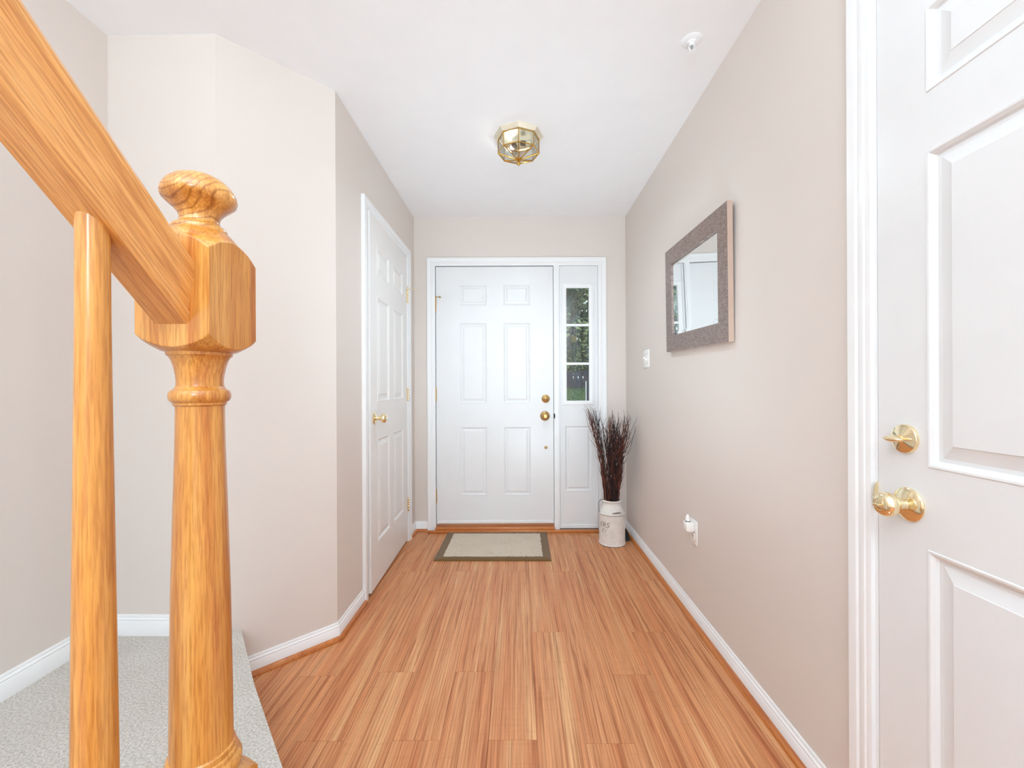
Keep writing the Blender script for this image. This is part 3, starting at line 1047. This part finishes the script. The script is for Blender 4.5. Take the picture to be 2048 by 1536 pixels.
# ------------------------------------------------------------------ sprinkler
spk = empty('fire_sprinkler', (0.668, 1.605, ZC))
tag(spk, 'small white fire sprinkler head on the ceiling near the right wall', 'sprinkler')
bm = B(); lathe(bm, [(0.0, -0.010), (0.014, -0.010), (0.016, -0.006), (0.030, -0.005), (0.038, -0.0015), (0.038, 0.0)], 32); obj('escutcheon', bm, 'ceiling', spk, smooth=40)
bm = B()
lathe(bm, [(0.010, -0.008), (0.010, -0.018), (0.007, -0.020), (0, -0.020)], 16)
tube(bm, [(0.009, 0, -0.016), (0.0115, 0, -0.028), (0.006, 0, -0.040), (0, 0, -0.043)], 0.002, 8)
tube(bm, [(-0.009, 0, -0.016), (-0.0115, 0, -0.028), (-0.006, 0, -0.040), (0, 0, -0.043)], 0.002, 8)
obj('frame_arms', bm, 'ceiling', spk, smooth=50)
bm = B(); tube(bm, [(0, 0, -0.019), (0, 0, -0.041)], 0.0022, 8); obj('glass_bulb', bm, 'pin', spk, smooth=50)
bm = B(); lathe(bm, [(0.0, -0.043), (0.006, -0.043), (0.0145, -0.046), (0.0145, -0.0475), (0, -0.048)], 16); obj('deflector', bm, 'ceiling', spk, smooth=40)

# ------------------------------------------------------------------ doormat
mt = empty('doormat', (-0.170, 2.962, 0.0003), math.radians(-0.5))
tag(mt, 'flat rectangular doormat with beige centre and dark olive brown border', 'doormat')
bm = B()
NX_, NY_ = 46, 30
mwid, mdep = 0.757, 0.535
def edge_wob(t, s): return 0.003 * noise.noise(Vector((t * 9, s * 7.3, 0.4)))
def ring_path(w, d, n, wob, s):
    pts = []
    for i in range(n): pts.append((-w / 2 + w * i / n, -d / 2))
    for i in range(n): pts.append((w / 2, -d / 2 + d * i / n))
    for i in range(n): pts.append((w / 2 - w * i / n, d / 2))
    for i in range(n): pts.append((-w / 2, d / 2 - d * i / n))
    return [(x + wob * noise.noise(Vector((x * 30, y * 30, s))), y + wob * noise.noise(Vector((x * 30, y * 30, s + 9)))) for x, y in pts]
o1 = ring_path(mwid, mdep, 24, 0.002, 1)
i1 = ring_path(mwid - 0.112, mdep - 0.112, 24, 0.004, 2)
layers = [(o1, 0.0), (o1, 0.006), ([(x * 0.993, y * 0.993) for x, y in o1], 0.008), (i1, 0.008), (i1, 0.0)]
rg = [[bm.verts.new((x, y, z)) for x, y in L] for L, z in layers]
rg.append(rg[0])
nn_ = len(o1)
for a, c in zip(rg, rg[1:]):
    for k in range(nn_):
        bm.faces.new((a[k], a[(k + 1) % nn_], c[(k + 1) % nn_], c[k]))
obj('border', bm, 'mat_edge', mt, smooth=50)
bm = B()
gw, gd = mwid - 0.106, mdep - 0.106
gx, gy = 60, 40
gv = [[bm.verts.new((-gw / 2 + gw * i / gx + (random.uniform(-.003, .003) if i in (0, gx) else 0), -gd / 2 + gd * j / gy + (random.uniform(-.003, .003) if j in (0, gy) else 0),
                     0.0085 + (0.0 if i in (0, gx) or j in (0, gy) else random.uniform(0.0005, 0.003)))) for i in range(gx + 1)] for j in range(gy + 1)]
for j in range(gy):
    for i in range(gx):
        bm.faces.new((gv[j][i], gv[j][i + 1], gv[j + 1][i + 1], gv[j + 1][i]))
obj('centre_pile', bm, 'mat_mid', mt, smooth=180)

# ------------------------------------------------------------------ milk can
KX, KY = 0.664, 3.003
can = empty('milk_can', (KX, KY, 0.0))
tag(can, 'tall white tin milk can holding dark twigs in the corner', 'milk can')
bm = B()
lathe(bm, [(0.0, 0.004), (0.088, 0.004), (0.0925, 0.001), (0.0945, 0.004), (0.0935, 0.010), (0.0910, 0.013), (0.0910, 0.212), (0.0935, 0.2145), (0.0935, 0.2185), (0.0900, 0.2205),
           (0.0860, 0.224), (0.0610, 0.280), (0.0575, 0.286), (0.0570, 0.292), (0.0600, 0.297), (0.0680, 0.301), (0.0700, 0.305), (0.0685, 0.309), (0.0630, 0.311), (0.0545, 0.309), (0.0530, 0.300), (0.0530, 0.200), (0, 0.198)], 48)
obj('body', bm, 'enamel', can, smooth=35)
for z_, r_ in ((0.2165, 0.0937), (0.0022, 0.0936)):
    bm = B(); lathe(bm, [(r_ - 0.002, z_ - 0.0012), (r_ + 0.0006, z_ - 0.001), (r_ + 0.0006, z_ + 0.001), (r_ - 0.002, z_ + 0.0012)], 48)
    obj('seam', bm, 'rimdark', can, smooth=60)
# strap handle on the shoulder (front right) and wire bail on the left
bm = B()
hp = []
for i in range(11):
    t = i / 10
    ang = math.radians(-78 + 44 * (t - 0.5) * 1.0)
    rr_ = 0.083 + 0.016 * math.sin(PI * t)
    hp.append((rr_ * math.cos(ang), rr_ * math.sin(ang), 0.236 + 0.012 * math.sin(PI * t) - 0.0))
tube(bm, hp, 0.0035, 8)
obj('strap_handle', bm, 'enamel', can, smooth=60)
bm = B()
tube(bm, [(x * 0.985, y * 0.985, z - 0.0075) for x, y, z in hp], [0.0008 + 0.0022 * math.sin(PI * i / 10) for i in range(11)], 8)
obj('handle_shadow', bm, 'rimdark', can, smooth=60)  # dark tube standing in for the shadow under the strap handle
bm = B()
hp = [(-0.088, -0.010, 0.222), (-0.096, -0.010, 0.238), (-0.094, -0.010, 0.262), (-0.097, -0.010, 0.285), (-0.090, -0.010, 0.305), (-0.075, -0.012, 0.314), (-0.058, -0.014, 0.315), (-0.050, -0.016, 0.308)]
tube(bm, hp, 0.0022, 8)
obj('wire_handle', bm, 'rimdark', can, smooth=60)


def can_text(body, z, size, ang_end, r=0.0913, shear=0.25):
    cu = bpy.data.curves.new('txt', 'FONT')
    cu.body = body
    cu.size = size
    cu.align_x = 'RIGHT'
    cu.shear = shear
    cu.resolution_u = 3
    t = bpy.data.objects.new('txt', cu)
    COL.objects.link(t)
    bpy.context.view_layer.update()
    me = t.to_mesh()
    bm = bmesh.new(); bm.from_mesh(me)
    t.to_mesh_clear()
    bpy.data.objects.remove(t)
    for v in bm.verts:
        a = ang_end + v.co.x / r
        v.co = Vector((r * math.cos(a), r * math.sin(a), z + v.co.y))
    return obj('lettering', bm, 'print', can)


can_text('ERS', 0.132, 0.052, math.radians(-115))
can_text('ET', 0.098, 0.036, math.radians(-126))
can_text('& Co', 0.075, 0.018, math.radians(-118)) if False else None

# ------------------------------------------------------------------ twigs in the can
def twig(base, tip, r0, rough_, nbr):
    bm = B()
    base, tip = Vector(base), Vector(tip)
    n = 14
    seed = random.uniform(0, 100)
    L = (tip - base).length
    pts = []
    for i in range(n + 1):
        t = i / n
        p = base.lerp(tip, t)
        # keep bundled near the mouth, spread above
        bow = 0.10 * L * t * (1 - t)
        jit = Vector((noise.noise(Vector((t * 4, seed, 0))), noise.noise(Vector((t * 4, seed, 5))), 0)) * rough_ * t
        jit += Vector((noise.noise(Vector((t * 15, seed, 2))), noise.noise(Vector((t * 15, seed, 8))), 0)) * rough_ * 0.35
        out = Vector((tip.x - base.x, tip.y - base.y, 0))
        pts.append(p + jit - out * 0.35 * math.sin(PI * t) * 0.5)
    tube(bm, pts, [r0 * (1 - 0.72 * i / n) for i in range(n + 1)], 5)
    for _ in range(nbr):
        i = random.randint(4, n - 2)
        p = pts[i].copy()
        d = (pts[i + 1] - pts[i]).normalized()
        side = Vector((random.uniform(-1, 1), random.uniform(-0.6, 0.6), random.uniform(-0.1, 0.3))) * 0.55
        bl = random.uniform(0.06, 0.18)
        bp = [p]
        dd = (d + side).normalized()
        for q in range(5):
            dd = (dd + Vector((random.uniform(-.25, .25), random.uniform(-.2, .2), 0.22))).normalized()
            p = p + dd * bl / 5
            bp.append(p.copy())
        tube(bm, bp, [r0 * (0.55 - 0.07 * q) for q in range(6)], 4)
    for v in bm.verts:
        v.co.x = min(v.co.x, XR - KX - 0.008)
        v.co.y = min(v.co.y, YF - KY - 0.016)
    return bm


tw = empty('twig_bundle', (KX, KY, 0.20))
tag(tw, 'bundle of dark brown dried twigs standing in the white milk can', 'twigs')
def add_twig(tipx, tipy, tipz, mat, r0, rough_=0.03, nbr=4, bx=None):
    bx_ = bx if bx is not None else random.uniform(-0.034, 0.034)
    by_ = random.uniform(-0.03, 0.03)
    a = empty if False else None
    o = obj('twig', twig((bx_, by_, 0.0), (tipx, tipy, tipz), r0, rough_, nbr), mat, tw, smooth=80)
# left leaning group (tips near the foot of the panes)
for i in range(24):
    f = random.random()
    add_twig(-0.195 + 0.095 * f + random.uniform(-.008, .008), random.uniform(-0.05, 0.06), 0.80 - 0.17 * f * random.random() + random.uniform(-.05, .0), random.choice(['twig', 'twig', 'twig_red']), random.uniform(0.0026, 0.0040), 0.026, 4, bx=random.uniform(-0.042, -0.012))
# main upright group
for i in range(72):
    x_ = random.uniform(-0.036, 0.115)
    add_twig(x_, random.uniform(-0.08, 0.10), random.uniform(0.50, 0.71), random.choice(['twig', 'twig', 'twig', 'twig_red']), random.uniform(0.0026, 0.0040), 0.045, 6, bx=max(-0.036, min(0.036, x_ * 0.5 + random.uniform(-.02, .02))))
for i in range(7):
    add_twig(random.uniform(0.10, 0.155), random.uniform(-0.03, 0.10), random.uniform(0.48, 0.76), 'twig', random.uniform(0.0028, 0.004), 0.07, 7, bx=random.uniform(0.015, 0.045))

# black door stop wedge behind the can
bm = B()
vs = [bm.verts.new(p) for p in ((-0.026, -0.045, 0), (0.018, -0.045, 0), (0.018, 0.05, 0), (-0.026, 0.05, 0), (-0.020, -0.020, 0.045), (0.014, -0.020, 0.045), (0.016, 0.05, 0.062), (-0.024, 0.05, 0.062))]
for q in ((3, 2, 1, 0), (4, 5, 6, 7), (0, 1, 5, 4), (1, 2, 6, 5), (2, 3, 7, 6), (3, 0, 4, 7)):
    bm.faces.new([vs[i] for i in q])
bmesh.ops.bevel(bm, geom=bm.edges[:], offset=0.004, segments=2, affect='EDGES')
dsp = obj('door_stop', bm, 'black', smooth=50); place(dsp, (0.783, 3.075, 0.0004))
tag(dsp, 'black rubber door stop on the floor right of the milk can', 'door stop')

# ------------------------------------------------------------------ outside, seen through the sidelight
def ground_z(y): return -0.15 + max(0.0, (y - 4.0)) * 0.086
bm = B()
N = 24
gv = []
for j in range(N + 1):
    y = YF + TH + 0.02 + (24 - YF) * j / N
    gv.append([bm.verts.new((-16 + 32 * i / N, y, ground_z(y))) for i in range(N + 1)])
for j in range(N):
    for i in range(N):
        bm.faces.new((gv[j][i], gv[j][i + 1], gv[j + 1][i + 1], gv[j + 1][i]))
r = bmesh.ops.extrude_face_region(bm, geom=bm.faces[:])
bmesh.ops.translate(bm, vec=(0, 0, -0.3), verts=[g for g in r['geom'] if isinstance(g, bmesh.types.BMVert)])
lawn = obj('ground_lawn', bm, 'lawn', smooth=30)
tag(lawn, 'green lawn outside the sidelight', kind='structure')
bm = B()
for _ in range(16000):
    y = random.uniform(7, 17.5); x = random.uniform(-0.5, 4.5) if random.random() < 0.5 else random.uniform(-8, 6)
    h = random.uniform(0.03, 0.08); a = random.uniform(0, PI)
    dx, dy = 0.012 * math.cos(a), 0.012 * math.sin(a)
    z = ground_z(y)
    bm.faces.new([bm.verts.new((x - dx, y - dy, z)), bm.verts.new((x + dx, y + dy, z)), bm.verts.new((x + random.uniform(-.03, .03), y, z + h))])
gr = obj('grass', bm, 'grass')
tag(gr, 'short grass blades of the lawn outside', 'grass', kind='stuff')

fe = empty('garden_fence', (0, 17.6, ground_z(17.6)))
tag(fe, 'grey board fence at the back of the lawn under the trees', 'fence')
fme = None
for i in range(96):
    x = -11 + i * 0.2
    if fme is None:
        bm = B(); box(bm, -0.085, -0.01, 0, 0.085, 0.01, 0.72, bev=0.004)
        o = obj('fence_board', bm, 'fence', fe); fme = o.data
    else:
        o = bpy.data.objects.new('fence_board', fme); COL.objects.link(o); o.parent = fe
    o.location = (x, random.uniform(-0.012, 0.012), random.uniform(-0.03, 0.03))
bm = B(); box(bm, -11.1, 0.012, 0.18, 8.2, 0.05, 0.26); box(bm, -11.1, 0.012, 0.52, 8.2, 0.05, 0.60)
obj('fence_rail', bm, 'fence', fe)


def tree(x, y, h, spread, nl, mats, label):
    t = empty('tree', (x, y, ground_z(min(y, 24))))
    tag(t, label, 'tree', 'trees behind the garden fence')
    bm = B()
    pts = [(0.12 * noise.noise(Vector((i, x, y))), 0, h * 0.8 * i / 8) for i in range(9)]
    tube(bm, pts, [0.20 - 0.018 * i for i in range(9)], 10)
    for k in range(7):
        a = random.uniform(0, 2 * PI); z = h * random.uniform(0.25, 0.7)
        l = spread * random.uniform(0.5, 0.9)
        tube(bm, [(0, 0, z), (l * 0.5 * math.cos(a), l * 0.5 * math.sin(a), z + 0.4), (l * math.cos(a), l * math.sin(a), z + 0.6)], [0.06, 0.04, 0.015], 6)
    obj('trunk', bm, 'bark', t, smooth=60)
    for mi, mt_ in enumerate(mats):
        bm = B()
        for _ in range(nl):
            a = random.uniform(0, 2 * PI); rr = spread * random.random() ** 0.5
            z = random.uniform(0.08, 1.0) * h
            p = Vector((rr * math.cos(a), rr * math.sin(a), z)) 
            if noise.noise(Vector((p.x + x, p.y, p.z)) * 0.9 + Vector((0, 0, mi * 7))) < (-0.15, 0.02)[mi]: continue
            s = random.uniform(0.07, 0.17)
            u = Vector((random.uniform(-1, 1), random.uniform(-1, 1), random.uniform(-1, 1))).normalized()
            w = u.orthogonal().normalized()
            bm.faces.new([bm.verts.new(p + u * s), bm.verts.new(p + w * s * 0.5), bm.verts.new(p - u * s), bm.verts.new(p - w * s * 0.5)])
        tag(obj('foliage', bm, mt_, t), kind='stuff')


tree_spots = [(-10.0, 19.6), (-7.5, 19.8), (-5.0, 19.4), (-2.5, 19.9), (-0.2, 19.4), (2.3, 19.3), (4.8, 19.6), (7.3, 19.5),
              (-8.8, 22.6), (-6.2, 22.6), (-3.7, 22.6), (-1.2, 22.6), (1.35, 22.6), (3.85, 22.6), (6.3, 22.6)]
ORD = ['first', 'second', 'third', 'fourth', 'fifth', 'sixth', 'seventh', 'eighth']
TL = ['tall leafy tree close behind the fence, %s from the left in the front row' % o for o in ORD]
TL[5] = 'tall leafy tree filling the upper sidelight panes, close behind the garden fence'
TL += ['dark tree in the back row beyond the fence, %s from the left' % o for o in ORD[:7]]
for i, (x, y) in enumerate(tree_spots):
    tree(x, y, random.uniform(6.5, 8.0), 1.22, 5200 if -0.5 < x < 5.5 else 3000, ['leaf_a', 'leaf_b'], TL[i])
bm = B(); box(bm, -0.11, -0.03, 0, 0.11, 0.0, 0.26, bev=0.01)
bxo = obj('box', bm, 'olive'); place(bxo, (2.33, 17.55, CAMZ + 17.55 * 0.1043)) 
bm = B(); box(bm, -0.02, -0.02, 0, 0.02, 0.02, 3.2); 
pst = obj('pole', bm, 'bark', bxo); pst.location = (0, 0.03, -(CAMZ + 17.55 * 0.1043 - ground_z(17.55)))
tag(bxo, 'small olive brown box on a pole beyond the lawn', 'box')
ub = empty('utility_box', (1.395, 8.3, ground_z(8.3)))
tag(ub, 'dark slate box with a white edge on the lawn outside', 'utility box')
hb = CAMZ + (773 - 764) * 8.3 / 840 - ground_z(8.3)
bm = B(); box(bm, -0.056, -0.05, 0, 0.10, 0.15, hb, bev=0.006); obj('cabinet', bm, 'navy', ub)
bm = B(); box(bm, -0.078, -0.055, 0, -0.057, -0.035, hb + 0.01, bev=0.004); obj('side_post', bm, 'trim', ub)
